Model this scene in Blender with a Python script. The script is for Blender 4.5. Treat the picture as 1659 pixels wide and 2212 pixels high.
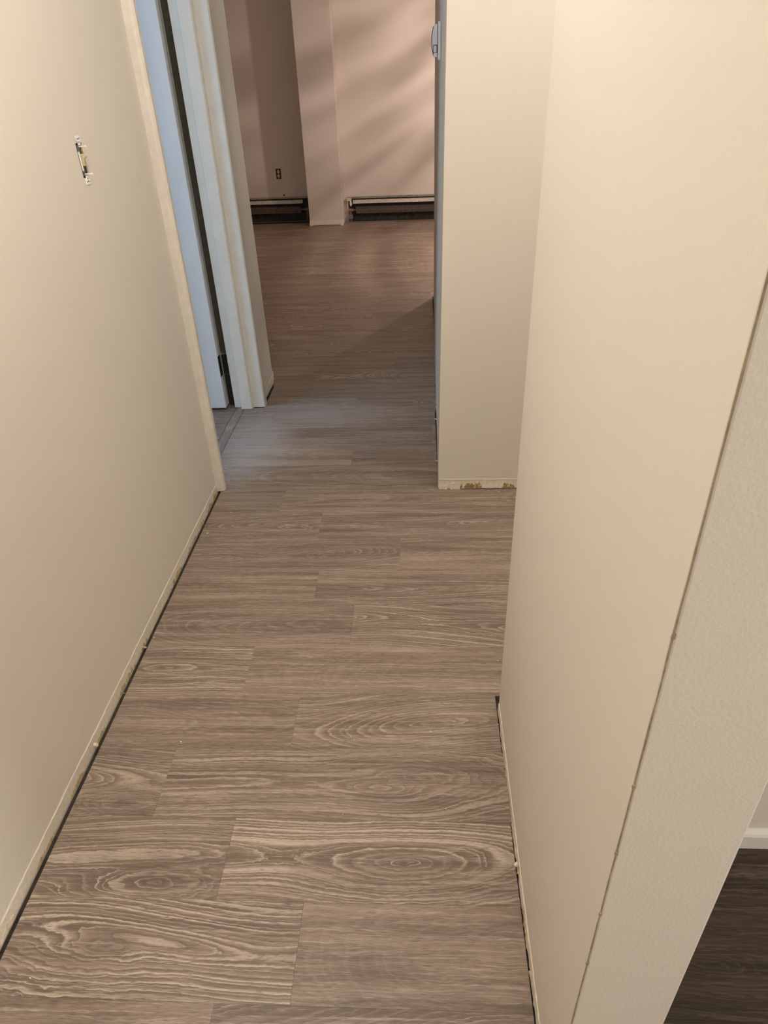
import bpy, bmesh, math, random
from mathutils import Matrix, Vector

for o in list(bpy.data.objects):
    bpy.data.objects.remove(o)
scene = bpy.context.scene
C = scene.collection
random.seed(7)

# ------------------------------------------------------------------ camera
cam_d = bpy.data.cameras.new('camera')
cam = bpy.data.objects.new('camera', cam_d)
C.objects.link(cam)
r = Vector((0.99842518, 0.04324779, -0.03573212))
u = Vector((0.00648987, 0.54362274, 0.83930459))
f = Vector((-0.05572286, 0.83821474, -0.54248596))
m = Matrix.Identity(4)
for i in range(3):
    m[i][0], m[i][1], m[i][2] = r[i], u[i], -f[i]
m.translation = Vector((0, 0, 1.4))
cam.matrix_world = m
cam_d.sensor_fit = 'VERTICAL'
cam_d.sensor_height = 36.0
cam_d.lens = 1471.55 / 2212 * 36.0
cam_d.clip_start = 0.02
scene.camera = cam
scene.cycles.use_adaptive_sampling = True
scene.cycles.adaptive_threshold = 0.04
scene.cycles.use_denoising = True
scene.cycles.max_bounces = 7
scene.cycles.diffuse_bounces = 5
scene.cycles.glossy_bounces = 2

# ------------------------------------------------------------------ view
vs = scene.view_settings
vs.view_transform = 'Standard'
vs.look = 'None'
vs.gamma = 1.0
vs.use_curve_mapping = False
vs.exposure = 0.06

# ------------------------------------------------------------------ world and lights
w = bpy.data.worlds.new('world')
scene.world = w
w.use_nodes = True
w.node_tree.nodes['Background'].inputs[0].default_value = (0.55, 0.70, 1.0, 1)
w.node_tree.nodes['Background'].inputs[1].default_value = 0.3


def point(name, loc, power, col, rad):
    d = bpy.data.lights.new(name, 'POINT')
    d.energy = power
    d.color = col
    d.shadow_soft_size = rad
    o = bpy.data.objects.new(name, d)
    o.location = loc
    C.objects.link(o)
    return o


def area(name, loc, target, sx, sy, power, col):
    d = bpy.data.lights.new(name, 'AREA')
    d.shape = 'RECTANGLE'
    d.size, d.size_y = sx, sy
    d.energy = power
    d.color = col
    o = bpy.data.objects.new(name, d)
    o.location = loc
    o.rotation_euler = (Vector(target) - Vector(loc)).to_track_quat('-Z', 'Y').to_euler()
    C.objects.link(o)
    return o


WARM = (1.0, 0.94, 0.895)
point('hall_ceiling_lamp', (-0.36, 1.00, 2.36), 38, WARM, 0.14)
point('alcove_ceiling_lamp', (0.80, 1.80, 2.33), 19, WARM, 0.14)
point('entry_ceiling_lamp', (0.45, -1.5, 2.30), 32, WARM, 0.16)
area('entry_window_daylight', (2.72, -0.50, 1.45), (0.0, 0.10, 0.8), 0.45, 1.1, 26, (1.0, 0.955, 0.91))
area('side_room_window_daylight', (-3.14, 1.65, 1.55), (-0.6, 2.9, 0.5), 0.9, 1.0, 28, (0.36, 0.62, 1.0))
far_lamp = point('far_room_lamp', (0.805, 6.43, 1.40), 64, (1.0, 0.81, 0.725), 0.05)
# noise varies the far room lamp's strength with direction
far_lamp.data.use_nodes = True
lt = far_lamp.data.node_tree
em = [q for q in lt.nodes if q.type == 'EMISSION'][0]
tc = lt.nodes.new('ShaderNodeTexCoord')
dt = lt.nodes.new('ShaderNodeVectorMath')
dt.operation = 'DOT_PRODUCT'
dt.inputs[1].default_value = (-2.6, 0.0, 4.6)
d2 = lt.nodes.new('ShaderNodeVectorMath')
d2.operation = 'DOT_PRODUCT'
d2.inputs[1].default_value = (1.1, 0.2, 0.5)
mp = lt.nodes.new('ShaderNodeCombineXYZ')
nz = lt.nodes.new('ShaderNodeTexNoise')
nz.inputs['Scale'].default_value = 1.6
nz.inputs['Detail'].default_value = 1.0
mr = lt.nodes.new('ShaderNodeMapRange')
mr.inputs[1].default_value, mr.inputs[2].default_value = 0.30, 0.70
mr.inputs[3].default_value, mr.inputs[4].default_value = 0.28, 1.72
lt.links.new(tc.outputs['Normal'], dt.inputs[0])
lt.links.new(tc.outputs['Normal'], d2.inputs[0])
lt.links.new(dt.outputs['Value'], mp.inputs[0])
lt.links.new(d2.outputs['Value'], mp.inputs[1])
lt.links.new(mp.outputs[0], nz.inputs['Vector'])
lt.links.new(nz.outputs[0], mr.inputs[0])
lt.links.new(mr.outputs[0], em.inputs['Strength'])


# ------------------------------------------------------------------ material helpers
class N:
    def __init__(self, name):
        self.m = bpy.data.materials.new(name)
        self.m.use_nodes = True
        self.t = self.m.node_tree
        self.b = self.t.nodes['Principled BSDF']

    def n(self, typ, **kw):
        nd = self.t.nodes.new(typ)
        for k, v in kw.items():
            setattr(nd, k, v)
        return nd

    def l(self, a, b):
        if isinstance(a, (int, float)):
            b.default_value = a
        elif isinstance(a, tuple):
            b.default_value = a
        else:
            self.t.links.new(a, b)

    def math(self, op, a, b=0.0, c=0.0, clamp=False):
        nd = self.n('ShaderNodeMath', operation=op, use_clamp=clamp)
        self.l(a, nd.inputs[0])
        self.l(b, nd.inputs[1])
        self.l(c, nd.inputs[2])
        return nd.outputs[0]

    def comb(self, x, y, z=0.0):
        nd = self.n('ShaderNodeCombineXYZ')
        self.l(x, nd.inputs[0]); self.l(y, nd.inputs[1]); self.l(z, nd.inputs[2])
        return nd.outputs[0]

    def noise(self, vec=None, scale=1.0, detail=2.0, rough=0.5, dims='3D', wv=None):
        nd = self.n('ShaderNodeTexNoise', noise_dimensions=dims)
        if vec is not None:
            self.l(vec, nd.inputs['Vector'])
        if wv is not None:
            self.l(wv, nd.inputs['W'])
        nd.inputs['Scale'].default_value = scale
        nd.inputs['Detail'].default_value = detail
        nd.inputs['Roughness'].default_value = rough
        return nd.outputs[0]

    def sstep(self, v, a, b, lo=0.0, hi=1.0):
        nd = self.n('ShaderNodeMapRange', interpolation_type='SMOOTHSTEP')
        self.l(v, nd.inputs[0])
        nd.inputs[1].default_value = a; nd.inputs[2].default_value = b
        nd.inputs[3].default_value = lo; nd.inputs[4].default_value = hi
        return nd.outputs[0]

    def mix(self, fac, a, b, blend='MIX'):
        nd = self.n('ShaderNodeMix', data_type='RGBA', blend_type=blend)
        self.l(fac, nd.inputs[0])
        self.l(a, nd.inputs[6]); self.l(b, nd.inputs[7])
        return nd.outputs[2]

    def bump(self, h, strength, dist):
        nd = self.n('ShaderNodeBump')
        nd.inputs['Strength'].default_value = strength
        nd.inputs['Distance'].default_value = dist
        self.l(h, nd.inputs['Height'])
        self.l(nd.outputs[0], self.b.inputs['Normal'])

    def attr(self, name):
        nd = self.n('ShaderNodeAttribute', attribute_type='OBJECT', attribute_name=name)
        return nd.outputs['Fac']


def c4(c):
    return (c[0], c[1], c[2], 1.0)


def simple(name, col, rough=0.6, metal=0.0, spec=0.4, vary=0.06, scale=30.0, bump=0.0, bscale=300.0):
    k = N(name)
    pos = k.n('ShaderNodeNewGeometry').outputs['Position']
    nz = k.noise(pos, scale, 3.0, 0.6)
    f_ = k.sstep(nz, 0.3, 0.7)
    a = tuple(x * (1 - vary) for x in col)
    b = tuple(min(1, x * (1 + vary)) for x in col)
    k.l(k.mix(f_, c4(a), c4(b)), k.b.inputs['Base Color'])
    k.b.inputs['Roughness'].default_value = rough
    k.b.inputs['Metallic'].default_value = metal
    k.b.inputs['Specular IOR Level'].default_value = spec
    if bump:
        k.bump(k.noise(pos, bscale, 2.0, 0.6), bump, 0.002)
    return k.m


def wood(name, dark, mid, light, rough=0.46):
    k = N(name)
    co = k.n('ShaderNodeTexCoord').outputs['Object']
    sp = k.n('ShaderNodeSeparateXYZ')
    k.l(co, sp.inputs[0])
    x, y = sp.outputs[0], sp.outputs[1]
    seed = k.attr('seed'); kx = k.attr('knot_x'); ky = k.attr('knot_y')
    bold = k.attr('bold'); tone = k.attr('tone'); zoff = k.attr('heart')
    xs = k.math('ADD', x, k.math('MULTIPLY', seed, 13.7))
    n1 = k.noise(dims='1D', wv=xs, scale=1.1, detail=0.5)
    zc = k.math('ADD', k.math('MULTIPLY', k.math('SUBTRACT', n1, 0.5), 0.24), zoff)
    n2 = k.noise(dims='1D', wv=k.math('ADD', xs, 71.3), scale=1.6, detail=0.0)
    yc = k.math('MULTIPLY', k.math('SUBTRACT', n2, 0.5), 0.07)
    dy = k.math('SUBTRACT', y, yc)
    r0 = k.math('SQRT', k.math('ADD', k.math('MULTIPLY', dy, dy), k.math('MULTIPLY', zc, zc)))
    dkx = k.math('MULTIPLY', k.math('SUBTRACT', x, kx), 0.26)
    dky = k.math('SUBTRACT', y, ky)
    dk = k.math('SQRT', k.math('ADD', k.math('MULTIPLY', dkx, dkx), k.math('MULTIPLY', dky, dky)))
    dkw = k.math('ADD', dk, k.math('MULTIPLY', k.math('SUBTRACT', k.noise(k.comb(k.math('MULTIPLY', xs, 20.0), k.math('MULTIPLY', y, 45.0), seed), 1.0, 2.0, 0.6), 0.5), 0.016))
    rr = k.math('SMOOTH_MIN', r0, dkw, 0.03)
    wv_ = k.noise(k.comb(k.math('MULTIPLY', xs, 5.0), k.math('MULTIPLY', y, 22.0), seed), 1.0, 3.0, 0.65)
    fine_w = k.noise(k.comb(k.math('MULTIPLY', xs, 90.0), k.math('MULTIPLY', y, 110.0), seed), 1.0, 2.0, 0.6)
    ph = k.math('ADD', rr, k.math('MULTIPLY', k.math('SUBTRACT', wv_, 0.5), 0.011))
    ph = k.math('ADD', ph, k.math('MULTIPLY', k.math('SUBTRACT', fine_w, 0.5), 0.0030))
    # uneven ring widths
    uneven = k.noise(dims='1D', wv=k.math('ADD', k.math('MULTIPLY', ph, 55.0), seed), scale=1.0, detail=2.0)
    phs = k.math('ADD', k.math('DIVIDE', ph, 0.0072), k.math('MULTIPLY', uneven, 2.4))
    fr = k.math('FRACT', phs)
    rise = k.sstep(fr, 0.52, 0.86)
    fall = k.sstep(fr, 0.88, 1.0, 1.0, 0.0)
    line = k.math('MULTIPLY', rise, fall)
    shade = k.sstep(fr, 0.0, 0.50, 1.0, 0.0)
    ringamt = k.noise(dims='1D', wv=k.math('ADD', k.math('MULTIPLY', k.math('FLOOR', phs), 3.17), seed), scale=1.0, detail=0.0)
    line = k.math('MULTIPLY', line, k.sstep(ringamt, 0.30, 0.62, 0.35, 1.0))
    # fine straight grain and pores
    wy = k.math('ADD', y, k.math('MULTIPLY', k.math('SUBTRACT', wv_, 0.5), 0.02))
    g1 = k.noise(k.comb(k.math('MULTIPLY', xs, 4.0), k.math('MULTIPLY', wy, 170.0), seed), 1.0, 4.0, 0.65)
    g2 = k.noise(k.comb(k.math('MULTIPLY', xs, 45.0), k.math('MULTIPLY', wy, 620.0), seed), 1.0, 2.0, 0.6)
    g3 = k.noise(k.comb(k.math('MULTIPLY', xs, 1.5), k.math('MULTIPLY', wy, 30.0), seed), 1.0, 3.0, 0.6)
    g4 = k.noise(k.comb(k.math('MULTIPLY', xs, 3.0), k.math('MULTIPLY', y, 9.0), seed), 1.0, 2.0, 0.5)
    v = k.math('ADD', k.math('MULTIPLY', g1, 0.55), k.math('MULTIPLY', g3, 0.85))
    v = k.math('ADD', v, k.math('MULTIPLY', g2, 0.45))
    base = k.mix(k.sstep(v, 0.66, 1.18), c4(dark), c4(mid))
    brk = k.sstep(g2, 0.30, 0.52, 0.35, 1.0)
    patch = k.sstep(g4, 0.36, 0.60, 0.30, 1.0)
    amt = k.math('MULTIPLY', k.math('MULTIPLY', line, brk), k.math('MULTIPLY', k.math('MULTIPLY', bold, 1.2), patch), clamp=True)
    base = k.mix(k.math('MULTIPLY', k.math('MULTIPLY', shade, bold), 0.72), base, c4(dark))
    col = k.mix(k.math('MULTIPLY', amt, 0.95), base, c4(light))
    hot = k.math('MULTIPLY', k.sstep(k.math('ADD', k.math('MULTIPLY', g1, 0.7), k.math('MULTIPLY', g2, 0.3)), 0.52, 0.68), 0.50)
    col = k.mix(hot, col, c4(light))
    pore = k.math('MULTIPLY', k.sstep(g2, 0.26, 0.40, 1.0, 0.0), 0.55)
    col = k.mix(pore, col, c4(tuple(q * 0.7 for q in dark)))
    core = k.sstep(dkw, 0.002, 0.010, 0.45, 0.0)
    col = k.mix(core, col, c4(tuple(q * 0.55 for q in dark)))
    tn = k.n('ShaderNodeCombineColor')
    for i in range(3):
        k.l(tone, tn.inputs[i])
    col = k.mix(1.0, col, tn.outputs[0], 'MULTIPLY')
    # noise-edged pale grey patch mixed in around the doorway
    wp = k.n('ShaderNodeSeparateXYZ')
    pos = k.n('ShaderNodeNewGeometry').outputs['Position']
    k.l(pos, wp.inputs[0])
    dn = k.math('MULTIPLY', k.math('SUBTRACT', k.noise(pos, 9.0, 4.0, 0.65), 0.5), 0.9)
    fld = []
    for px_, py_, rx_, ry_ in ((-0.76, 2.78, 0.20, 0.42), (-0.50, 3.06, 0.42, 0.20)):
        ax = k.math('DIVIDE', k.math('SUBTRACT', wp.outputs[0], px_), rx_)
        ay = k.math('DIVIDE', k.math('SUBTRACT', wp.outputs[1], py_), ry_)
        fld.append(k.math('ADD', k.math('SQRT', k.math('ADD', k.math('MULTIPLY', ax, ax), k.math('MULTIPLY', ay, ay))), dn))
    pale_patch = k.sstep(k.math('MINIMUM', fld[0], fld[1]), 0.15, 1.25, 0.42, 0.0)
    col = k.mix(pale_patch, col, (0.47, 0.47, 0.47, 1))
    k.l(col, k.b.inputs['Base Color'])
    k.b.inputs['Roughness'].default_value = rough
    k.b.inputs['Specular IOR Level'].default_value = 0.35
    k.bump(k.noise(k.comb(k.math('MULTIPLY', x, 45.0), k.math('MULTIPLY', y, 600.0), 0.0), 1.0, 0.0), 0.12, 0.0008)
    return k.m


def paint(name, col, bump=0.10, bscale=260.0, rough=0.7):
    k = N(name)
    pos = k.n('ShaderNodeNewGeometry').outputs['Position']
    big = k.sstep(k.noise(pos, 1.7, 0.0, 0.5), 0.3, 0.7)
    a = tuple(q * 0.975 for q in col)
    k.l(k.mix(big, c4(a), c4(col)), k.b.inputs['Base Color'])
    h = k.noise(pos, bscale, 2.0, 0.55)
    k.bump(h, bump, 0.002)
    k.b.inputs['Roughness'].default_value = rough
    k.b.inputs['Specular IOR Level'].default_value = 0.15
    return k.m


M = {}
CREAM = (0.72, 0.67, 0.585)
M['paint'] = paint('cream_wall_paint', CREAM, 0.10)
M['paint_rough'] = paint('cream_roller_paint', CREAM, 0.34, 230.0)
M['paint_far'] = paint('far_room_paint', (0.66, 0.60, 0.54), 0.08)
M['ceiling'] = paint('ceiling_paint', (0.78, 0.75, 0.70), 0.15, 120.0, 0.8)
M['trim'] = simple('white_trim_paint', (0.74, 0.72, 0.66), 0.40, vary=0.03, scale=12)
M['cream_trim'] = simple('cream_trim_paint', (0.68, 0.635, 0.55), 0.42, vary=0.04, scale=25, bump=0.05)
M['door'] = simple('white_door_paint', (0.72, 0.73, 0.74), 0.45, vary=0.02, scale=4)
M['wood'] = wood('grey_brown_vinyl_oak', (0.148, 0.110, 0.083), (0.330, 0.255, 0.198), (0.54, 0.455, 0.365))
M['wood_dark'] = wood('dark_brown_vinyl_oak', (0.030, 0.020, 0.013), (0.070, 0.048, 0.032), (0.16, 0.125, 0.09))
M['underlay'] = simple('dark_subfloor', (0.045, 0.034, 0.024), 0.9, vary=0.3, scale=60)
M['scar'] = simple('bare_plaster_band', (0.66, 0.58, 0.44), 0.8, vary=0.16, scale=90, bump=0.3, bscale=180)
M['scar_pale'] = simple('chipped_plaster_edge', (0.72, 0.66, 0.54), 0.8, vary=0.08, scale=120, bump=0.2, bscale=200)
M['glue'] = simple('old_yellow_glue', (0.50, 0.39, 0.20), 0.75, vary=0.35, scale=110, bump=0.3, bscale=200)
M['kraft'] = simple('torn_kraft_paper', (0.34, 0.22, 0.11), 0.85, vary=0.35, scale=120, bump=0.3, bscale=220)
M['bead'] = simple('grubby_corner_caulk', (0.30, 0.24, 0.16), 0.8, vary=0.2, scale=90)
M['black'] = simple('black_metal', (0.020, 0.019, 0.017), 0.5, 0.3, vary=0.3, scale=80)
M['gap_shade'] = simple('dark_gap_shade', (0.050, 0.046, 0.032), 0.9, vary=0.1, scale=40)  # dark tone standing in for shade in the door gap
M['box'] = simple('dark_box_steel', (0.035, 0.033, 0.032), 0.6, 0.4, vary=0.3, scale=90)
M['zinc'] = simple('dull_zinc_steel', (0.20, 0.195, 0.20), 0.5, 0.5, vary=0.15, scale=150)
M['white_steel'] = simple('paint_spattered_steel', (0.92, 0.90, 0.85), 0.6, 0.0, vary=0.14, scale=320, bump=0.25, bscale=500)
M['ivory'] = simple('ivory_plastic', (0.60, 0.51, 0.31), 0.45, vary=0.10, scale=160)
M['ivory_dark'] = simple('yellowed_plastic', (0.46, 0.33, 0.13), 0.45, vary=0.12, scale=160)
M['plastic'] = simple('off_white_plastic', (0.62, 0.61, 0.60), 0.45, vary=0.02, scale=30)
M['plastic_dark'] = simple('smoked_plastic', (0.06, 0.05, 0.055), 0.4, vary=0.1, scale=30)
M['heater_white'] = simple('enamelled_heater_steel', (0.55, 0.51, 0.44), 0.45, 0.0, vary=0.12, scale=40)
M['heater_dark'] = simple('dark_heater_steel', (0.040, 0.036, 0.032), 0.7, 0.2, vary=0.35, scale=30)  # near-black heater steel, uneven in tone
M['fin'] = simple('dusty_aluminium_fin', (0.26, 0.22, 0.18), 0.6, 0.4, vary=0.25, scale=60)
M['copper'] = simple('tarnished_copper_pipe', (0.26, 0.16, 0.11), 0.55, 0.5, vary=0.3, scale=60)
M['crumb'] = simple('white_plaster_crumb', (0.80, 0.77, 0.70), 0.9)


# ------------------------------------------------------------------ mesh helpers
def mesh_obj(name, verts, faces, mat, parent=None, origin=None, smooth=False):
    me = bpy.data.meshes.new(name)
    if origin is not None:
        ox, oy, oz = origin
        verts = [(a - ox, b - oy, c - oz) for a, b, c in verts]
    me.from_pydata(verts, [], faces)
    me.materials.append(M[mat])
    bm = bmesh.new()
    bm.from_mesh(me)
    bmesh.ops.recalc_face_normals(bm, faces=bm.faces)
    bm.to_mesh(me)
    bm.free()
    if smooth:
        for p in me.polygons:
            p.use_smooth = True
    o = bpy.data.objects.new(name, me)
    C.objects.link(o)
    if origin is not None:
        o.location = origin
    if parent is not None:
        o.parent = parent
        o.matrix_parent_inverse = Matrix.Translation(-parent.location)
    return o


BF = [(0, 3, 2, 1), (4, 5, 6, 7), (0, 1, 5, 4), (1, 2, 6, 5), (2, 3, 7, 6), (3, 0, 4, 7)]


class MB:
    def __init__(self):
        self.v = []; self.f = []

    def add(self, v, fcs):
        b = len(self.v)
        self.v += v
        self.f += [tuple(i + b for i in q) for q in fcs]
        return self

    def box(self, x0, x1, y0, y1, z0, z1):
        return self.add([(x0, y0, z0), (x1, y0, z0), (x1, y1, z0), (x0, y1, z0),
                         (x0, y0, z1), (x1, y0, z1), (x1, y1, z1), (x0, y1, z1)], BF)

    def prism(self, foot, z0, z1, top=None):
        top = top or foot
        n = len(foot)
        v = [(a, b, z0) for a, b in foot] + [(a, b, z1) for a, b in top]
        fc = [tuple(range(n))[::-1], tuple(range(n, 2 * n))]
        fc += [(i, (i + 1) % n, n + (i + 1) % n, n + i) for i in range(n)]
        return self.add(v, fc)

    def extrude(self, prof, axis, a, b):
        # prof: list of (p, q); axis 'x': (y, z), 'y': (x, z)
        n = len(prof)
        if axis == 'x':
            v = [(a, p, q) for p, q in prof] + [(b, p, q) for p, q in prof]
        else:
            v = [(p, a, q) for p, q in prof] + [(p, b, q) for p, q in prof]
        fc = [tuple(range(n)), tuple(range(n, 2 * n))[::-1]]
        fc += [(i, (i + 1) % n, n + (i + 1) % n, n + i) for i in range(n)]
        return self.add(v, fc)

    def cyl(self, p0, p1, rad, n=12, rad1=None):
        p0, p1 = Vector(p0), Vector(p1)
        rad1 = rad if rad1 is None else rad1
        d = (p1 - p0).normalized()
        a = d.orthogonal().normalized()
        b = d.cross(a)
        v = []
        for p, rd in ((p0, rad), (p1, rad1)):
            for i in range(n):
                t = 2 * math.pi * i / n
                q = p + rd * (math.cos(t) * a + math.sin(t) * b)
                v.append(tuple(q))
        fc = [tuple(range(n))[::-1], tuple(range(n, 2 * n))]
        fc += [(i, (i + 1) % n, n + (i + 1) % n, n + i) for i in range(n)]
        return self.add(v, fc)

    def build(self, name, mat, parent=None, bevel=0.0, segs=2, smooth=False):
        o = mesh_obj(name, self.v, self.f, mat, parent, smooth=smooth)
        if bevel:
            md = o.modifiers.new('bevel', 'BEVEL')
            md.width = bevel
            md.segments = segs
            md.limit_method = 'ANGLE'
        return o


def B(name, mat, x0, x1, y0, y1, z0, z1, parent=None, bevel=0.0, segs=2):
    return MB().box(x0, x1, y0, y1, z0, z1).build(name, mat, parent, bevel, segs)


def struct(o, label=None, cat=None):
    o['kind'] = 'structure'
    if label:
        o['label'] = label
        o['category'] = cat
    return o


def thing(name, label, cat, loc, group=None):
    o = bpy.data.objects.new(name, None)
    o.empty_display_size = 0.05
    o.location = loc
    C.objects.link(o)
    o['label'] = label
    o['category'] = cat
    if group:
        o['group'] = group
    return o


CEIL = 2.44
LX = -0.826      # hall face of the left wall
ZB = -0.012      # top of the subfloor

# ------------------------------------------------------------------ floor
floor = struct(B('floor', 'underlay', -3.3, 2.95, -2.7, 8.6, -0.10, ZB),
               'grey-brown wood-look plank floor running through hallway and far room', 'floor')
W_ = 0.1818
Y0 = 0.5355


def plank(x0, x1, y0, y1, mat='wood', seed=None, bold=None, tone=None, heart=None, knot=None, along_y=False):
    g = 0.0001
    x0 += g; x1 -= g; y0 += g; y1 -= g
    ch = 0.0003
    cx, cy = (x0 + x1) / 2, (y0 + y1) / 2
    hx, hy = (x1 - x0) / 2, (y1 - y0) / 2
    if along_y:
        hx, hy = hy, hx
    zt, zm, zb = 0.0, -ch, ZB
    v = []
    for (ax, ay, z) in ((hx, hy, zb), (hx, hy, zm), (hx - ch, hy - ch, zt)):
        v += [(-ax, -ay, z), (ax, -ay, z), (ax, ay, z), (-ax, ay, z)]
    fc = [(3, 2, 1, 0), (8, 9, 10, 11)]
    for b in (0, 4):
        fc += [(b + i, b + (i + 1) % 4, b + 4 + (i + 1) % 4, b + 4 + i) for i in range(4)]
    o = mesh_obj('plank', v, fc, mat)
    o.location = (cx, cy, 0)
    if along_y:
        o.rotation_euler = (0, 0, math.pi / 2)
    o.parent = floor
    rnd = random.random
    o['seed'] = float(seed if seed is not None else round(rnd() * 60, 3))
    o['bold'] = float(bold if bold is not None else random.choice((0.15, 0.3, 0.5, 0.7)))
    o['tone'] = float(tone if tone is not None else 0.92 + 0.16 * rnd())
    o['heart'] = float(heart if heart is not None else random.choice((0.0, 0.03, 0.07, 0.12)))
    kx, ky = knot if knot else (9.0, 0.0)
    o['knot_x'] = float(kx - cx if knot else 9.0)
    o['knot_y'] = float(ky - cy if knot else 0.0)
    return o


# rows of the hallway whose joints the photograph shows:
# row index -> (joint x, (left plank look), (right plank look)); look = dict for plank()
known = {
    0: (-1.60, {}, dict(seed=3.1, bold=0.25, heart=0.10, tone=1.02)),
    1: (-0.243, dict(seed=7.7, bold=1.0, heart=-0.005, tone=0.98, knot=(-0.62, 0.625)), dict(seed=12.4, bold=0.10, heart=0.13, tone=1.0)),
    2: (-0.423, dict(seed=21.3, bold=0.75, heart=0.02, tone=0.95, knot=(-0.56, 0.750)), dict(seed=33.9, bold=0.95, heart=0.01, tone=1.0, knot=(-0.05, 0.800))),
    3: (-0.615, dict(seed=25.5, bold=0.6, heart=0.02, tone=0.96, knot=(-0.69, 0.93)), dict(seed=41.2, bold=0.6, heart=0.0, tone=0.97, knot=(-0.03, 1.01))),
    4: (-1.55, {}, dict(seed=5.9, bold=0.18, heart=0.08, tone=0.99)),
    5: (-0.491, dict(seed=15.4, bold=1.0, heart=0.0, tone=0.98), dict(seed=18.8, bold=0.08, heart=0.14, tone=1.0)),
    6: (-0.213, dict(seed=29.6, bold=0.22, heart=0.05, tone=0.97), dict(seed=36.1, bold=0.9, heart=0.005, tone=0.99)),
    7: (-0.346, dict(seed=2.2, bold=0.12, heart=0.12, tone=1.05), dict(seed=44.7, bold=0.6, heart=0.0, tone=0.97)),
    8: (-0.076, dict(seed=48.3, bold=0.55, heart=0.0, tone=0.97), dict(seed=9.3, bold=0.08, heart=0.13, tone=1.07)),
    9: (-0.376, dict(seed=52.6, bold=0.7, heart=0.01, tone=1.0, knot=(-0.46, 2.06)), dict(seed=55.8, bold=0.6, heart=0.0, tone=0.97)),
    10: (-0.545, dict(seed=17.9, bold=0.2, heart=0.09, tone=0.95), dict(seed=59.1, bold=0.2, heart=0.1, tone=1.0)),
}
PL = 1.22


def row_planks(i, x0, x1, y0, y1, phase, looks=None, mat='wood'):
    # joints at phase + k*PL inside (x0, x1)
    k = math.floor((x0 - phase) / PL)
    a = x0
    while a < x1 - 1e-4:
        nx = phase + (k + 1) * PL
        b = min(nx, x1)
        if b - a > 0.004:
            lk = {}
            if looks:
                lk = looks.get(k, {})
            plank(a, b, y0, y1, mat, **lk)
        a = b
        k += 1


phase_prev = 0.3
for i in range(-17, 43):
    y0 = Y0 + (i - 1) * W_
    y1 = y0 + W_
    if y0 > 8.20:
        break
    ym = (y0 + y1) / 2
    phase_prev = (phase_prev + 0.31 + 0.30 * random.random()) % PL
    ph = phase_prev
    looks = None
    if i in known:
        ph, lft, rgt = known[i]
        looks = {-1: lft, 0: rgt}
    y1 = min(y1, 8.355)
    if ym < 1.225:
        edge = {3: 0.197, 4: 0.190, 5: 0.1955}.get(i, 0.190)
        if y1 < 0.41:
            edge = 0.255
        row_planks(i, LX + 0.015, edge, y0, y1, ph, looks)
        if y0 < 0.86:
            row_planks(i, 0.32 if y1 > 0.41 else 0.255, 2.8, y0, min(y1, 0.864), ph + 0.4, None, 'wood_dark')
    elif ym < 2.33:
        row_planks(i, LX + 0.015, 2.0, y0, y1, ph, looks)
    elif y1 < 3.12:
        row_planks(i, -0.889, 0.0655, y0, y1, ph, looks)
    elif ym < 3.49:
        if y0 < 3.12:
            plank(-0.889, -0.790, y0, 3.138, seed=8.8, bold=0.3)
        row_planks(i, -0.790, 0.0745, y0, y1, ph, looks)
    elif ym < 5.05:
        row_planks(i, -3.0, 0.086, y0, y1, ph)
    else:
        row_planks(i, -3.0, 2.6, y0, y1, ph)
# strip across the doorway and the side room's planks
plank(-0.934, -0.891, 2.362, 3.160, seed=31.0, bold=0.35, tone=0.95, along_y=True)
for j in range(11):
    y0 = 1.22 + j * W_
    row_planks(j, -3.2, -0.936, y0, min(y0 + W_, 3.195), random.random(), None)

# ------------------------------------------------------------------ walls
# left wall with the cut-out for the switch
SY, SZ = 1.838, 1.2435
hy0, hy1, hz0, hz1 = SY - 0.0175, SY + 0.0175, SZ - 0.0385, SZ + 0.0385
mb = MB()
ys = [-2.6, hy0, hy1, 2.345]
zs = [ZB, hz0, hz1, CEIL]
xa, xb = -0.94, LX
# front skin with a hole, sides of the hole, and the closed outer box
V = {}
for a, yv in enumerate(ys):
    for b, zv in enumerate(zs):
        for s, xv in ((0, xa), (1, xb)):
            V[(a, b, s)] = len(mb.v)
            mb.v.append((xv, yv, zv))
for a in range(3):
    for b in range(3):
        for s in (0, 1):
            if (a, b) == (1, 1) and s == 1:
                continue
            mb.f.append((V[(a, b, s)], V[(a + 1, b, s)], V[(a + 1, b + 1, s)], V[(a, b + 1, s)]))
for a in range(3):
    for b in (0, 3):
        mb.f.append((V[(a, b, 0)], V[(a + 1, b, 0)], V[(a + 1, b, 1)], V[(a, b, 1)]))
for b in range(3):
    for a in (0, 3):
        mb.f.append((V[(a, b, 0)], V[(a, b + 1, 0)], V[(a, b + 1, 1)], V[(a, b, 1)]))
# inner sides of the hole, going 50 mm in
base = len(mb.v)
for yv, zv in ((hy0, hz0), (hy1, hz0), (hy1, hz1), (hy0, hz1)):
    mb.v.append((xb - 0.052, yv, zv))
rim = [V[(1, 1, 1)], V[(2, 1, 1)], V[(2, 2, 1)], V[(1, 2, 1)]]
for q in range(4):
    mb.f.append((rim[q], rim[(q + 1) % 4], base + (q + 1) % 4, base + q))
mb.f.append((base, base + 1, base + 2, base + 3))
wall_left = mb.build('wall_left', 'paint')
struct(wall_left, 'long cream wall on the left with an uncovered light switch', 'wall')

struct(B('wall_left_header', 'paint', -0.94, LX, 2.345, 3.14, 2.06, CEIL))
stub = MB().prism([(-0.94, 3.19), (-0.812, 3.19), (-0.805, 3.47), (-0.808, 3.49), (-0.94, 3.49)], ZB, CEIL)
wall_stub = struct(stub.build('wall_left_end', 'paint', bevel=0.003), 'narrow cream wall end between the blue-lit doorway and the far room', 'wall')

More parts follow.
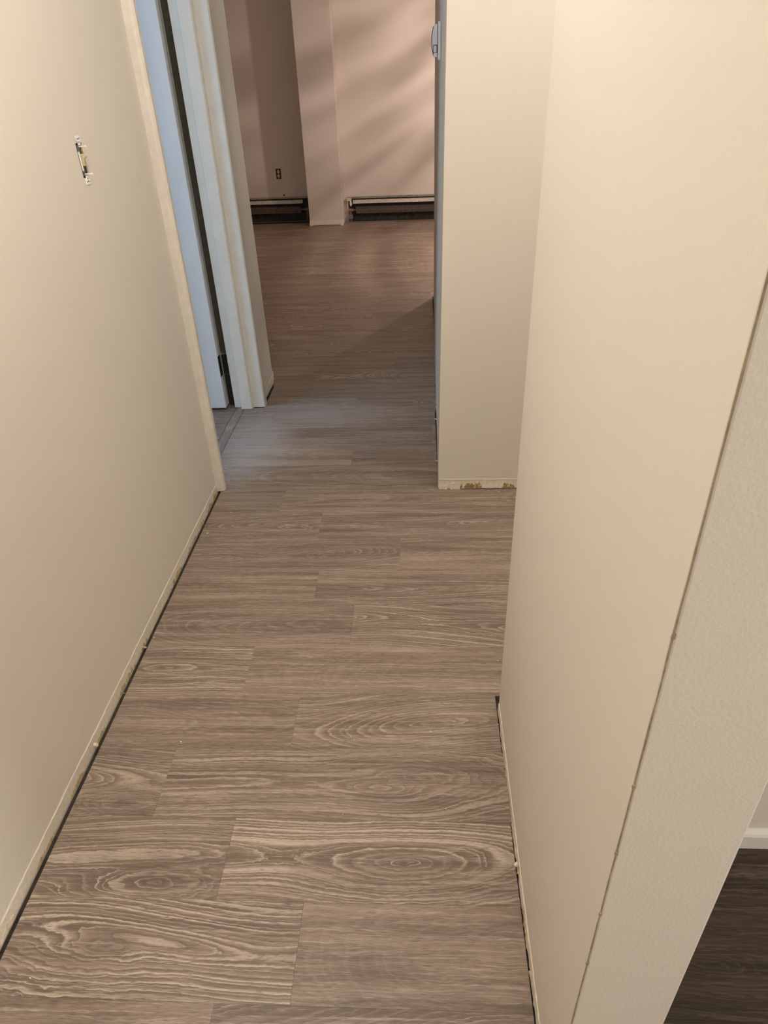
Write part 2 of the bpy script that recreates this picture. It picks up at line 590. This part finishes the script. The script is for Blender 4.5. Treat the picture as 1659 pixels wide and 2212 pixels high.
# near right wall: free end beside the camera
wall_right = struct(B('wall_right', 'paint_rough', 0.196, 0.317, 0.405, 1.225, ZB, CEIL, bevel=0.003),
                    'cream wall end at right front with a caulked corner line', 'wall')
wall_right.data.materials.clear()
wall_right.data.materials.append(M['paint'])
wall_right.data.materials.append(M['paint_rough'])
for p_ in wall_right.data.polygons:
    p_.material_index = 1 if p_.normal.y < -0.9 else 0
struct(B('wall_right_back', 'paint', 0.317, 2.8, 0.864, 1.225, ZB, CEIL),
       'cream wall above dark floor at lower right edge', 'wall')

# block beyond the side opening (very slightly out of plumb, as in the photograph)
lean = 0.020
mb = MB()
mb.prism([(0.064, 2.33), (2.12, 2.33), (2.12, 2.45), (0.0655, 2.45)], 0.004, CEIL,
         [(0.064 + lean, 2.33), (2.12, 2.33), (2.12, 2.45), (0.0655 + lean, 2.45)])
wall_mid = struct(mb.build('wall_middle', 'paint', bevel=0.002), 'cream wall facing the camera with torn paper along its foot', 'wall')
mb = MB()
mb.prism([(0.0655, 2.4501), (0.19, 2.4501), (0.215, 5.05), (0.095, 5.05)], 0.002, CEIL,
         [(0.0655 + lean, 2.4501), (0.19 + lean, 2.4501), (0.215 + 0.004, 5.05), (0.095 + 0.004, 5.05)])
wall_passage = struct(mb.build('wall_passage', 'paint', bevel=0.002), 'shadowed side wall with a thermostat running to the far room', 'wall')

# far room
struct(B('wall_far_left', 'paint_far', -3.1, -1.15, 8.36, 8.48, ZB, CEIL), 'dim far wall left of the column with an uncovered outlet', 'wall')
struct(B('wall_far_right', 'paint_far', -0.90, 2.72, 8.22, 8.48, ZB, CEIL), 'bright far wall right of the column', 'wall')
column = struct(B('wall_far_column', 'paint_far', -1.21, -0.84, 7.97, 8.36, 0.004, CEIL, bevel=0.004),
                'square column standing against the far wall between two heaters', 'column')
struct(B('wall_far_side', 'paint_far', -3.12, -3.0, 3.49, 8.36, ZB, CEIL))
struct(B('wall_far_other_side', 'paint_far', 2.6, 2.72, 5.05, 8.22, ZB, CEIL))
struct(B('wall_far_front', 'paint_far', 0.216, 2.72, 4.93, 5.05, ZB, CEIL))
# side room with the daylight window
struct(B('wall_side_room_far', 'paint', -3.2, -0.9401, 3.200, 3.49, ZB, CEIL))
struct(B('wall_side_room_near', 'paint', -3.2, -0.9401, 1.08, 1.20, ZB, CEIL))
mb = MB()
mb.box(-3.32, -3.2, 1.08, 1.18, ZB, CEIL).box(-3.32, -3.2, 2.12, 3.49, ZB, CEIL)
mb.box(-3.32, -3.2, 1.18, 2.12, ZB, 1.03).box(-3.32, -3.2, 1.18, 2.12, 2.07, CEIL)
struct(mb.build('wall_side_room_window', 'paint'))
# entry area behind the camera and alcove
struct(B('wall_back', 'paint', -0.94, 2.92, -2.72, -2.6, ZB, CEIL))
mb = MB()
mb.box(2.8, 2.92, -2.6, -1.05, ZB, CEIL).box(2.8, 2.92, -0.05, 1.225, ZB, CEIL)
mb.box(2.8, 2.92, -1.05, -0.05, ZB, 0.86).box(2.8, 2.92, -1.05, -0.05, 2.04, CEIL)
struct(mb.build('wall_entry_window', 'paint'))
struct(B('wall_alcove', 'paint', 2.0, 2.12, 1.225, 2.33, ZB, CEIL))
struct(B('ceiling', 'ceiling', -3.35, 2.95, -2.75, 8.6, CEIL, CEIL + 0.1))

# ------------------------------------------------------------------ trims
# near casing of the doorway
mb = MB()
cp = [(-0.826, 2.322), (-0.806, 2.322), (-0.798, 2.325), (-0.793, 2.331), (-0.793, 2.350), (-0.797, 2.357), (-0.826, 2.360), (-0.94, 2.360), (-0.94, 2.3455), (-0.8259, 2.3455)]
mb.prism(cp, 0.002, 2.10)
tr = struct(mb.build('trim_1', 'cream_trim'), 'rounded cream casing at the near side of the doorway', 'trim')
for zz, yy in ((0.385, 2.338), (0.05, 2.335)):
    MB().cyl((-0.795, yy, zz), (-0.790, yy, zz), 0.003, 8, 0.0015).build('nail_head', 'scar_pale', tr)

# far jamb with its stop
jr = struct(thing('trim_2', 'white door jamb with raised stop on the far side of the doorway', 'door jamb', (-0.86, 3.14, 0)))
B('jamb', 'trim', -0.940, -0.790, 3.142, 3.190, 0.002, 2.06, jr, 0.0015)
mb = MB()
st = [(-0.902, 3.142), (-0.902, 3.121), (-0.899, 3.118), (-0.851, 3.118), (-0.846, 3.122), (-0.843, 3.142)]
mb.prism(st, 0.003, 2.05)
mb.build('door_stop', 'trim', jr)
mb = MB()
mb.prism([(-0.790, 3.1405), (-0.786, 3.143), (-0.786, 3.186), (-0.790, 3.1895), (-0.8115, 3.1895), (-0.8115, 3.1915), (-0.788, 3.1915), (-0.7845, 3.187), (-0.7845, 3.142), (-0.789, 3.139)], 0.001, 2.06)
mb.build('casing_edge', 'cream_trim', jr)
B('gap_shade_strip', 'gap_shade', -0.9690, -0.9405, 3.150, 3.158, 0.290, 2.05, jr)  # added dark strip, paints the shade in the hinge gap
B('gap_shade_strip', 'black', -0.9690, -0.9405, 3.150, 3.158, 0.020, 0.170, jr)  # black strip painting the same gap's shade below the hinge
B('head_jamb', 'trim', -0.940, -0.790, 2.360, 3.142, 2.06, 2.08, jr)

# door, opened into the side room
door = struct(thing('door_1', 'plain door standing open into the side room, blue in daylight', 'door', (-1.36, 3.13, 0)))
B('slab', 'door', -1.745, -0.976, 3.110, 3.148, 0.014, 2.045, door, 0.0015)
hinge = MB().box(-0.976, -0.9735, 3.112, 3.146, 0.178, 0.278).build('hinge', 'black', door)
for q in range(5):
    z0 = 0.178 + q * 0.020
    MB().cyl((-0.962, 3.150, z0 + 0.001), (-0.962, 3.150, z0 + 0.019), 0.0065, 10).build('knuckle', 'black', hinge)
MB().cyl((-0.962, 3.150, 0.277), (-0.962, 3.150, 0.284), 0.005, 10, 0.003).build('pin', 'zinc', hinge)
MB().box(-0.958, -0.9402, 3.150, 3.152, 0.178, 0.278).build('jamb_leaf', 'black', hinge)
for q in range(3):
    MB().cyl((-0.9735, 3.124 + 0.008 * (q % 2), 0.196 + 0.031 * q), (-0.9725, 3.124 + 0.008 * (q % 2), 0.196 + 0.031 * q), 0.0035, 8).build('screw', 'zinc', hinge)
B('knob_plate', 'zinc', -1.70, -1.65, 3.105, 3.110, 0.90, 1.0, door, 0.004)
MB().cyl((-1.675, 3.11, 0.95), (-1.675, 3.055, 0.95), 0.012, 12, 0.025).build('knob', 'zinc', door, smooth=False)

# baseboard in the dark-floored space
bb = MB()
bb.extrude([(0.864, 0.0), (0.850, 0.0), (0.850, 0.040), (0.853, 0.046), (0.860, 0.050), (0.864, 0.051)], 'x', 0.3175, 2.79)
struct(bb.build('baseboard_right', 'trim'), 'low white baseboard above the dark floor at lower right', 'baseboard')


# ------------------------------------------------------------------ ragged plaster bands along the wall feet
def ragged_band(name, mat, axis, plane, out, a0, a1, zlo, zhi, jlo, jhi, step, thick, parent, seed, taper=0.0):
    """thin strip with uneven edges lying on a wall face. axis = direction it runs in."""
    rg = random.Random(seed)
    n = max(2, int((a1 - a0) / step))
    v, fcs = [], []
    for i in range(n + 1):
        t = a0 + (a1 - a0) * i / n
        lo = zlo + rg.uniform(-jlo, jlo)
        hi = zhi + rg.uniform(-jhi, jhi)
        if taper:
            e = min(1.0, taper * min(i + 0.15, n - i + 0.15) / n)
            hi = lo + max(0.0012, (hi - lo) * e * rg.uniform(0.5, 1.0))
        th = thick * rg.uniform(0.6, 1.3)
        for z, d in ((lo, 0.0), (lo, th), (hi, th * 0.7), (hi, 0.0)):
            p = plane + out * d
            v.append((p, t, z) if axis == 'y' else (t, p, z))
    for i in range(n):
        b = i * 4
        for q in range(4):
            fcs.append((b + q, b + (q + 1) % 4, b + 4 + (q + 1) % 4, b + 4 + q))
    fcs += [(0, 1, 2, 3), (n * 4, n * 4 + 3, n * 4 + 2, n * 4 + 1)]
    return mesh_obj(name, v, fcs, mat, parent)


# left wall: pale band where the baseboard was, with glue remnants
ragged_band('bare_band', 'scar_pale', 'y', LX, 1, -2.5, 2.32, -0.004, 0.030, 0.001, 0.0012, 0.02, 0.0022, wall_left, 1)
ragged_band('paint_ridge', 'cream_trim', 'y', LX, 1, -0.5, 2.32, 0.0315, 0.0338, 0.0006, 0.0008, 0.015, 0.0028, wall_left, 2)
rg = random.Random(5)
t = 0.62
while t < 2.30:
    ln = rg.uniform(0.02, 0.09) if t < 1.1 else rg.uniform(0.05, 0.16)
    ragged_band('glue_patch', 'glue' if rg.random() < 0.72 else 'scar', 'y', LX, 1, t, min(t + ln, 2.318), -0.002,
                rg.uniform(0.005, 0.016), 0.001, 0.003, 0.006, 0.0032, wall_left, rg.random(), 4.0)
    t += ln + (rg.uniform(0.04, 0.10) if t < 1.1 else rg.uniform(0.015, 0.06))
ragged_band('glue_patch', 'glue', 'y', LX, 1, 2.255, 2.319, 0.000, 0.027, 0.001, 0.004, 0.006, 0.004, wall_left, 77, 4.0)
blob = MB().cyl((LX + 0.001, 1.083, 0.010), (LX + 0.012, 1.080, 0.012), 0.006, 7, 0.004)
blob.build('plaster_blob', 'scar_pale', wall_left)
MB().cyl((LX + 0.001, 1.435, 0.004), (LX + 0.014, 1.433, 0.003), 0.004, 6, 0.002).build('plaster_blob', 'glue', wall_left)

# near right wall foot
ragged_band('bare_band', 'scar_pale', 'y', 0.196, -1, 0.41, 1.215, -0.006, 0.024, 0.001, 0.002, 0.012, 0.0030, wall_right, 11)
rg = random.Random(9)
t = 0.43
while t < 1.20:
    ln = rg.uniform(0.03, 0.12)
    ragged_band('glue_patch', rg.choice(('glue', 'scar', 'kraft')), 'y', 0.196, -1, t, min(t + ln, 1.213), -0.004,
                rg.uniform(0.008, 0.016), 0.001, 0.003, 0.006, 0.0042, wall_right, rg.random(), 4.0)
    t += ln + rg.uniform(0.01, 0.06)
MB().cyl((0.195, 0.795, 0.020), (0.187, 0.795, 0.014), 0.006, 7, 0.004).build('plaster_blob', 'scar_pale', wall_right)

# corner bead of the wall end: thin caulk line with small lumps
rg = random.Random(3)
n = 90
pts = [(0.1966 + rg.uniform(-0.0002, 0.0002), 0.4056, 0.02 + 2.38 * i / n) for i in range(n + 1)]
mb = MB()
v, fcs = [], []
for p in pts:
    rd = 0.0010 * rg.uniform(0.75, 1.2)
    for q in range(6):
        a = math.tau * q / 6
        v.append((p[0] + rd * math.cos(a), p[1] + rd * math.sin(a), p[2]))
for i in range(n):
    for q in range(6):
        fcs.append((i * 6 + q, i * 6 + (q + 1) % 6, (i + 1) * 6 + (q + 1) % 6, (i + 1) * 6 + q))
fcs += [tuple(range(6))[::-1], tuple(range(n * 6, n * 6 + 6))]
bead = mesh_obj('corner_bead', v, fcs, 'bead', wall_right)
for zz in (0.485, 0.60, 0.72, 0.83, 1.02):
    MB().cyl((0.1966, 0.4056, zz - 0.0025), (0.1966, 0.4050, zz + 0.0025), 0.0020, 7, 0.0016).build('caulk_lump', 'bead', bead)

# middle wall foot: band, pale plaster and torn brown paper
ragged_band('bare_band', 'scar_pale', 'x', 2.33, -1, 0.066, 1.9, 0.003, 0.041, 0.001, 0.0008, 0.012, 0.0025, wall_mid, 21)
ragged_band('paint_ridge', 'cream_trim', 'x', 2.33, -1, 0.066, 1.9, 0.0425, 0.0445, 0.0004, 0.0006, 0.012, 0.0032, wall_mid, 22)
for a, b, lo, hi, mt in ((0.150, 0.238, 0.006, 0.026, 'kraft'), (0.205, 0.235, 0.008, 0.030, 'glue'), (0.100, 0.128, 0.012, 0.024, 'scar'),
                         (0.318, 0.364, 0.006, 0.027, 'kraft'), (0.335, 0.352, 0.008, 0.024, 'glue'), (0.40, 0.62, 0.006, 0.024, 'kraft')):
    ragged_band('torn_paper', mt, 'x', 2.33, -1, a, b, lo, hi, 0.002, 0.005, 0.005, 0.0040, wall_mid, a, 12.0)
for a, b, lo, hi in ((0.068, 0.100, 0.001, 0.020), (0.112, 0.150, 0.001, 0.026), (0.240, 0.318, 0.005, 0.022)):
    ragged_band('plaster_flake', 'scar_pale', 'x', 2.33, -1, a, b, lo, hi, 0.002, 0.004, 0.007, 0.0062, wall_mid, b)

# wall end by the doorway and column foot
ragged_band('bare_band', 'scar_pale', 'y', -0.8065, 1, 3.196, 3.468, 0.002, 0.040, 0.001, 0.001, 0.012, 0.0045, wall_stub, 31)
MB().prism([(-0.812, 3.47), (-0.800, 3.472), (-0.803, 3.492), (-0.812, 3.492)], 0.012, 0.058).build('corner_chip', 'scar_pale', wall_stub)
ragged_band('bare_band', 'scar_pale', 'x', 7.97, -1, -1.175, -0.872, 0.012, 0.055, 0.002, 0.003, 0.02, 0.004, column, 41)
for a, b in ((-1.211, -1.172), (-0.876, -0.839)):
    ragged_band('corner_scrap', 'scar_pale', 'x', 7.97, -1, a, b, 0.002, 0.058, 0.001, 0.003, 0.012, 0.008, column, a)

# white fibres along the foot of the shadowed side wall
rg = random.Random(13)
for i, yy in enumerate((2.55, 2.62, 2.96, 3.10, 3.25, 3.42, 3.62, 3.95, 4.25)):
    xx = 0.064 + 0.031 * (yy - 2.33) / 2.72
    big = i in (0, 2, 8)
    MB().cyl((xx + 0.001, yy, 0.006), (xx - (0.009 if big else 0.004), yy + rg.uniform(-.008, .008), 0.004 if not big else 0.010),
             0.0030 if big else 0.0014, 6, 0.0012).build('plaster_scrap', 'crumb', wall_passage)

# ------------------------------------------------------------------ light switch without its cover plate
sw = thing('light_switch', 'uncovered toggle light switch with ivory lever in the left wall', 'light switch', (LX, SY, SZ))
FX = LX + 0.0015     # face of the strap
B('back_box', 'box', LX - 0.050, LX - 0.003, hy0 + 0.0008, hy1 - 0.0008, hz0 + 0.0008, hz1 - 0.0008, sw)


def sbox(name, mat, dy0, dy1, dz0, dz1, x0, x1, parent=sw, bevel=0.0):
    return B(name, mat, x0, x1, SY + dy0, SY + dy1, SZ + dz0, SZ + dz1, parent, bevel)


def ear(sgn):
    # plaster ear: a wide lug with two round lobes
    mb = MB()
    prof = [(-0.0055, 0.033), (-0.0055, 0.040), (-0.0105, 0.043), (-0.0115, 0.052), (-0.007, 0.0535), (0.0, 0.0525),
            (0.007, 0.0535), (0.0115, 0.052), (0.0105, 0.043), (0.0055, 0.040), (0.0055, 0.033)]
    n = len(prof)
    v = [(FX - 0.0012, SY + a, SZ + sgn * b) for a, b in prof] + [(FX + 0.0006, SY + a, SZ + sgn * b) for a, b in prof]
    fc = [tuple(range(n)), tuple(range(n, 2 * n))[::-1]] + [(i, (i + 1) % n, n + (i + 1) % n, n + i) for i in range(n)]
    mb.add(v, fc)
    e = mb.build('strap_ear', 'white_steel', sw)
    for dy, dz, rr in ((-0.007, 0.047, 0.0016), (0.007, 0.048, 0.0016), (0.0, 0.0465, 0.0022), (0.0, 0.040, 0.0018)):
        MB().cyl((FX + 0.0002, SY + dy, SZ + sgn * dz), (FX + 0.0009, SY + dy, SZ + sgn * dz), rr, 8).build('hole', 'box', e)
    return e


ear(1)
ear(-1)
sbox('strap', 'zinc', -0.0080, 0.0050, -0.034, 0.034, FX - 0.005, FX - 0.003, bevel=0.0006)
sbox('strap_edge', 'white_steel', -0.0125, -0.0095, -0.022, 0.020, FX - 0.003, FX + 0.0005, bevel=0.0008)
sbox('side_plate', 'ivory_dark', 0.0110, 0.0125, -0.006, 0.030, FX - 0.006, FX - 0.001)
hs = sbox('toggle_housing', 'ivory', -0.0055, 0.0075, -0.012, 0.014, FX - 0.004, FX + 0.004, bevel=0.0012)
mb = MB()
lever = [(FX + 0.003, SZ + 0.002), (FX + 0.003, SZ + 0.010), (FX + 0.010, SZ + 0.0125), (FX + 0.011, SZ + 0.0080)]
mb.extrude([(a, b) for a, b in lever], 'y', SY - 0.003, SY + 0.0045)
mb.build('lever', 'ivory', hs, 0.0008)
sbox('lever_slot', 'ivory_dark', -0.002, 0.0045, -0.009, -0.001, FX + 0.0035, FX + 0.0045, parent=hs)
for sgn in (1, -1):
    MB().cyl((FX - 0.003, SY, SZ + sgn * 0.0302), (FX + 0.013, SY + 0.001, SZ + sgn * 0.0300), 0.0015, 8).build('screw', 'white_steel', sw)
MB().cyl((FX + 0.013, SY + 0.001, SZ - 0.030), (FX + 0.0150, SY + 0.001, SZ - 0.030), 0.0028, 10).build('screw_head', 'white_steel', sw)
MB().cyl((FX + 0.013, SY + 0.001, SZ + 0.030), (FX + 0.0150, SY + 0.001, SZ + 0.030), 0.0028, 10).build('screw_head', 'white_steel', sw)

# ------------------------------------------------------------------ thermostat on the passage wall
TY, TZ = 3.25, 1.495


def wx(yy, zz):
    return 0.064 + 0.031 * (yy - 2.33) / 2.72 + lean * (zz / CEIL) * (5.05 - yy) / 2.6


tx = wx(TY, TZ)
th = thing('thermostat', 'small off-white thermostat on the shadowed passage wall', 'thermostat', (tx, TY, TZ))
B('base_plate', 'plastic', tx - 0.0085, tx + 0.003, TY, TY + 0.075, TZ - 0.064, TZ + 0.062, th, 0.002)
prof = []
for i in range(15):
    a = i / 14
    z = TZ - 0.054 + 0.108 * a
    d = 0.0225 + 0.0085 * math.sin(math.pi * min(1, max(0, a))) ** 0.8
    prof.append((tx - d, z))
body = [(tx - 0.0108, TZ - 0.054)] + prof + [(tx - 0.0108, TZ + 0.054)]
mb = MB()
mb.extrude(body, 'y', TY + 0.004, TY + 0.071)
cover = mb.build('cover', 'plastic', th, 0.0015)
B('gap', 'plastic_dark', tx - 0.0110, tx - 0.0083, TY + 0.006, TY + 0.069, TZ - 0.050, TZ + 0.050, th)
front = [(a - 0.0025, z) for a, z in prof[1:-1]]
mb = MB()
mb.extrude(front + [(a + 0.002, z) for a, z in prof[1:-1]][::-1], 'y', TY + 0.010, TY + 0.066)
mb.build('face_panel', 'plastic_dark', cover)
B('lever_slot', 'plastic_dark', tx - 0.0265, tx - 0.0112, TY + 0.0034, TY + 0.006, TZ - 0.040, TZ - 0.013, cover)
B('lever', 'plastic', tx - 0.024, tx - 0.014, TY + 0.0028, TY + 0.006, TZ - 0.039, TZ - 0.016, cover, 0.001)

# ------------------------------------------------------------------ outlet on the far wall
OX, OY, OZ = -1.572, 8.36, 0.487
ot = thing('wall_outlet', 'uncovered duplex outlet in the dim far wall above the heater', 'outlet', (OX, OY, OZ))
B('box_rim', 'box', OX - 0.028, OX + 0.028, OY - 0.002, OY + 0.002, OZ - 0.052, OZ + 0.052, ot, 0.010, 3)
for s in (1, -1):
    mb = MB()
    pr = [(OX + 0.0165 * math.cos(math.tau * q / 14), OZ + s * 0.0215 + 0.0165 * math.sin(math.tau * q / 14)) for q in range(14)]
    mb.extrude(pr, 'y', OY - 0.007, OY - 0.001)
    fc = mb.build('receptacle', 'ivory', ot)
    for dx in (-0.006, 0.006):
        B('slot', 'box', OX + dx - 0.0014, OX + dx + 0.0014, OY - 0.0076, OY - 0.0065, OZ + s * 0.0215, OZ + s * 0.0215 + 0.009, fc)
B('strap', 'zinc', OX - 0.008, OX + 0.008, OY - 0.0035, OY - 0.0015, OZ - 0.050, OZ + 0.050, ot)


# ------------------------------------------------------------------ baseboard heaters with their front covers off
def heater(label, x0, x1, wy, open_end_left):
    h = thing('baseboard_heater', label, 'heater', ((x0 + x1) / 2, wy - 0.035, 0), 'uncovered baseboard heaters along the far wall')
    # back plate with a lip at the top
    mb = MB()
    mb.extrude([(wy - 0.001, -0.008), (wy - 0.005, -0.008), (wy - 0.005, 0.232), (wy - 0.001, 0.232)], 'x', x0, x1)
    mb.build('back_plate', 'heater_dark', h)
    mb = MB()
    mb.extrude([(wy - 0.001, 0.232), (wy - 0.001, 0.254), (wy - 0.004, 0.257), (wy - 0.022, 0.254), (wy - 0.022, 0.248), (wy - 0.006, 0.249), (wy - 0.006, 0.232)], 'x', x0, x1)
    mb.build('top_lip', 'heater_white', h)
    a, b = (x0 + 0.055, x1) if open_end_left else (x0, x1 - 0.075)
    mb = MB()
    mb.extrude([(wy - 0.050, 0.222), (wy - 0.060, 0.219), (wy - 0.072, 0.188), (wy - 0.070, 0.187), (wy - 0.058, 0.216), (wy - 0.049, 0.219)], 'x', a, b)
    mb.build('damper', 'heater_white', h)
    # supporting brackets
    n = max(2, int((b - a) / 0.55))
    for i in range(n + 1):
        xx = a + 0.02 + (b - a - 0.04) * i / n
        B('bracket', 'heater_dark', xx - 0.001, xx + 0.001, wy - 0.062, wy - 0.004, 0.150, 0.216, h)
    # finned tube
    fa, fb = (x0 + 0.085, x1 - 0.03) if open_end_left else (x0 + 0.03, x1 - 0.105)
    tube = MB().cyl((x0 + 0.005, wy - 0.040, 0.118), (x1 - 0.005, wy - 0.040, 0.118), 0.011, 12).build('pipe', 'copper', h)
    mb = MB()
    q = fa
    while q < fb:
        mb.box(q, q + 0.0035, wy - 0.068, wy - 0.010, 0.085, 0.152)
        q += 0.009
    fins = mb.build('fins', 'fin', h)
    fins['kind'] = 'stuff'
    ex = x0 + 0.028 if open_end_left else x1 - 0.028
    MB().cyl((ex - 0.022, wy - 0.042, 0.118), (ex + 0.022, wy - 0.042, 0.118), 0.021, 12).build('pipe_coupling', 'copper', h)
    MB().cyl((ex - 0.006, wy - 0.042, 0.118), (ex - 0.006, wy - 0.042, 0.004), 0.013, 12).build('riser_pipe', 'copper', h)
    # end bracket
    if open_end_left:
        mb = MB()
        mb.extrude([(wy - 0.001, 0.218), (wy - 0.001, 0.246), (wy - 0.060, 0.236), (wy - 0.068, 0.214), (wy - 0.064, 0.212), (wy - 0.057, 0.230)], 'x', x0 - 0.012, x0 + 0.038)
        mb.build('end_cap', 'heater_white', h)
        mb = MB()
        mb.add([(x0 + 0.022, wy - 0.069, 0.212), (x0 + 0.038, wy - 0.069, 0.216), (x0 + 0.044, wy - 0.070, 0.180), (x0 + 0.032, wy - 0.072, 0.158), (x0 + 0.020, wy - 0.071, 0.178),
                (x0 + 0.022, wy - 0.066, 0.212), (x0 + 0.038, wy - 0.066, 0.216), (x0 + 0.044, wy - 0.067, 0.180), (x0 + 0.032, wy - 0.069, 0.158), (x0 + 0.020, wy - 0.068, 0.178)],
               [(0, 1, 2, 3, 4), (9, 8, 7, 6, 5)] + [(i, (i + 1) % 5, 5 + (i + 1) % 5, 5 + i) for i in range(5)])
        mb.build('bent_tab', 'crumb', h)
        B('lower_clip', 'zinc', x0 + 0.004, x0 + 0.046, wy - 0.068, wy - 0.02, 0.030, 0.075, h, 0.003)
    else:
        B('end_cap', 'heater_dark', x1 - 0.035, x1 - 0.001, wy - 0.055, wy - 0.002, 0.195, 0.238, h, 0.003)
    return h


heater('baseboard heater with exposed fins and bent white end tab right of the column', -0.795, 1.90, 8.22, True)
heater('dim baseboard heater with its cover off left of the column', -2.90, -1.245, 8.36, False)
# dark hole above the left heater
MB().cyl((-1.533, 8.361, 0.268), (-1.533, 8.356, 0.268), 0.011, 8, 0.006).build('cable_stub', 'box', bpy.data.objects['wall_far_left'])

# ------------------------------------------------------------------ plaster crumbs on the planks
spots = [(448, 1152, .006), (66, 2113, .004), (500, 1107, .004), (765, 1788, 0), (963, 1747, .003), (930, 1581, .004), (765, 1598, .003),
         (1075, 1427, .003), (770, 1482, .003), (268, 1498, .004), (740, 1760, .002), (391, 1603, .005), (1055, 1061, .004), (1077, 1063, .005), (333, 1378, .004), (1076, 1565, .004), (332, 1450, .003)]


def floor_pt(px, py):
    d = (px - 829.5) / 1471.55 * r - (py - 1106) / 1471.55 * u + f
    t_ = -1.4 / d.z
    return d.x * t_, d.y * t_


rg = random.Random(17)
for px, py, sz in spots:
    if not sz:
        continue
    x, y = floor_pt(px, py)
    bm = bmesh.new()
    bmesh.ops.create_icosphere(bm, subdivisions=1, radius=sz * 0.5)
    for vv in bm.verts:
        vv.co = Vector((vv.co.x * rg.uniform(0.7, 1.6), vv.co.y * rg.uniform(0.5, 1.0), vv.co.z * 0.5))
    lo = min(vv.co.z for vv in bm.verts)
    me = bpy.data.meshes.new('plaster_crumb')
    bm.to_mesh(me); bm.free()
    me.materials.append(M['crumb'])
    o = bpy.data.objects.new('plaster_crumb', me)
    C.objects.link(o)
    o.location = (x, y, -lo)
    o.rotation_euler = (0, 0, rg.uniform(0, 3))
    o['label'] = 'tiny white plaster crumb lying on the hallway planks'
    o['category'] = 'crumb'
    o['group'] = 'plaster crumbs on the hallway floor'
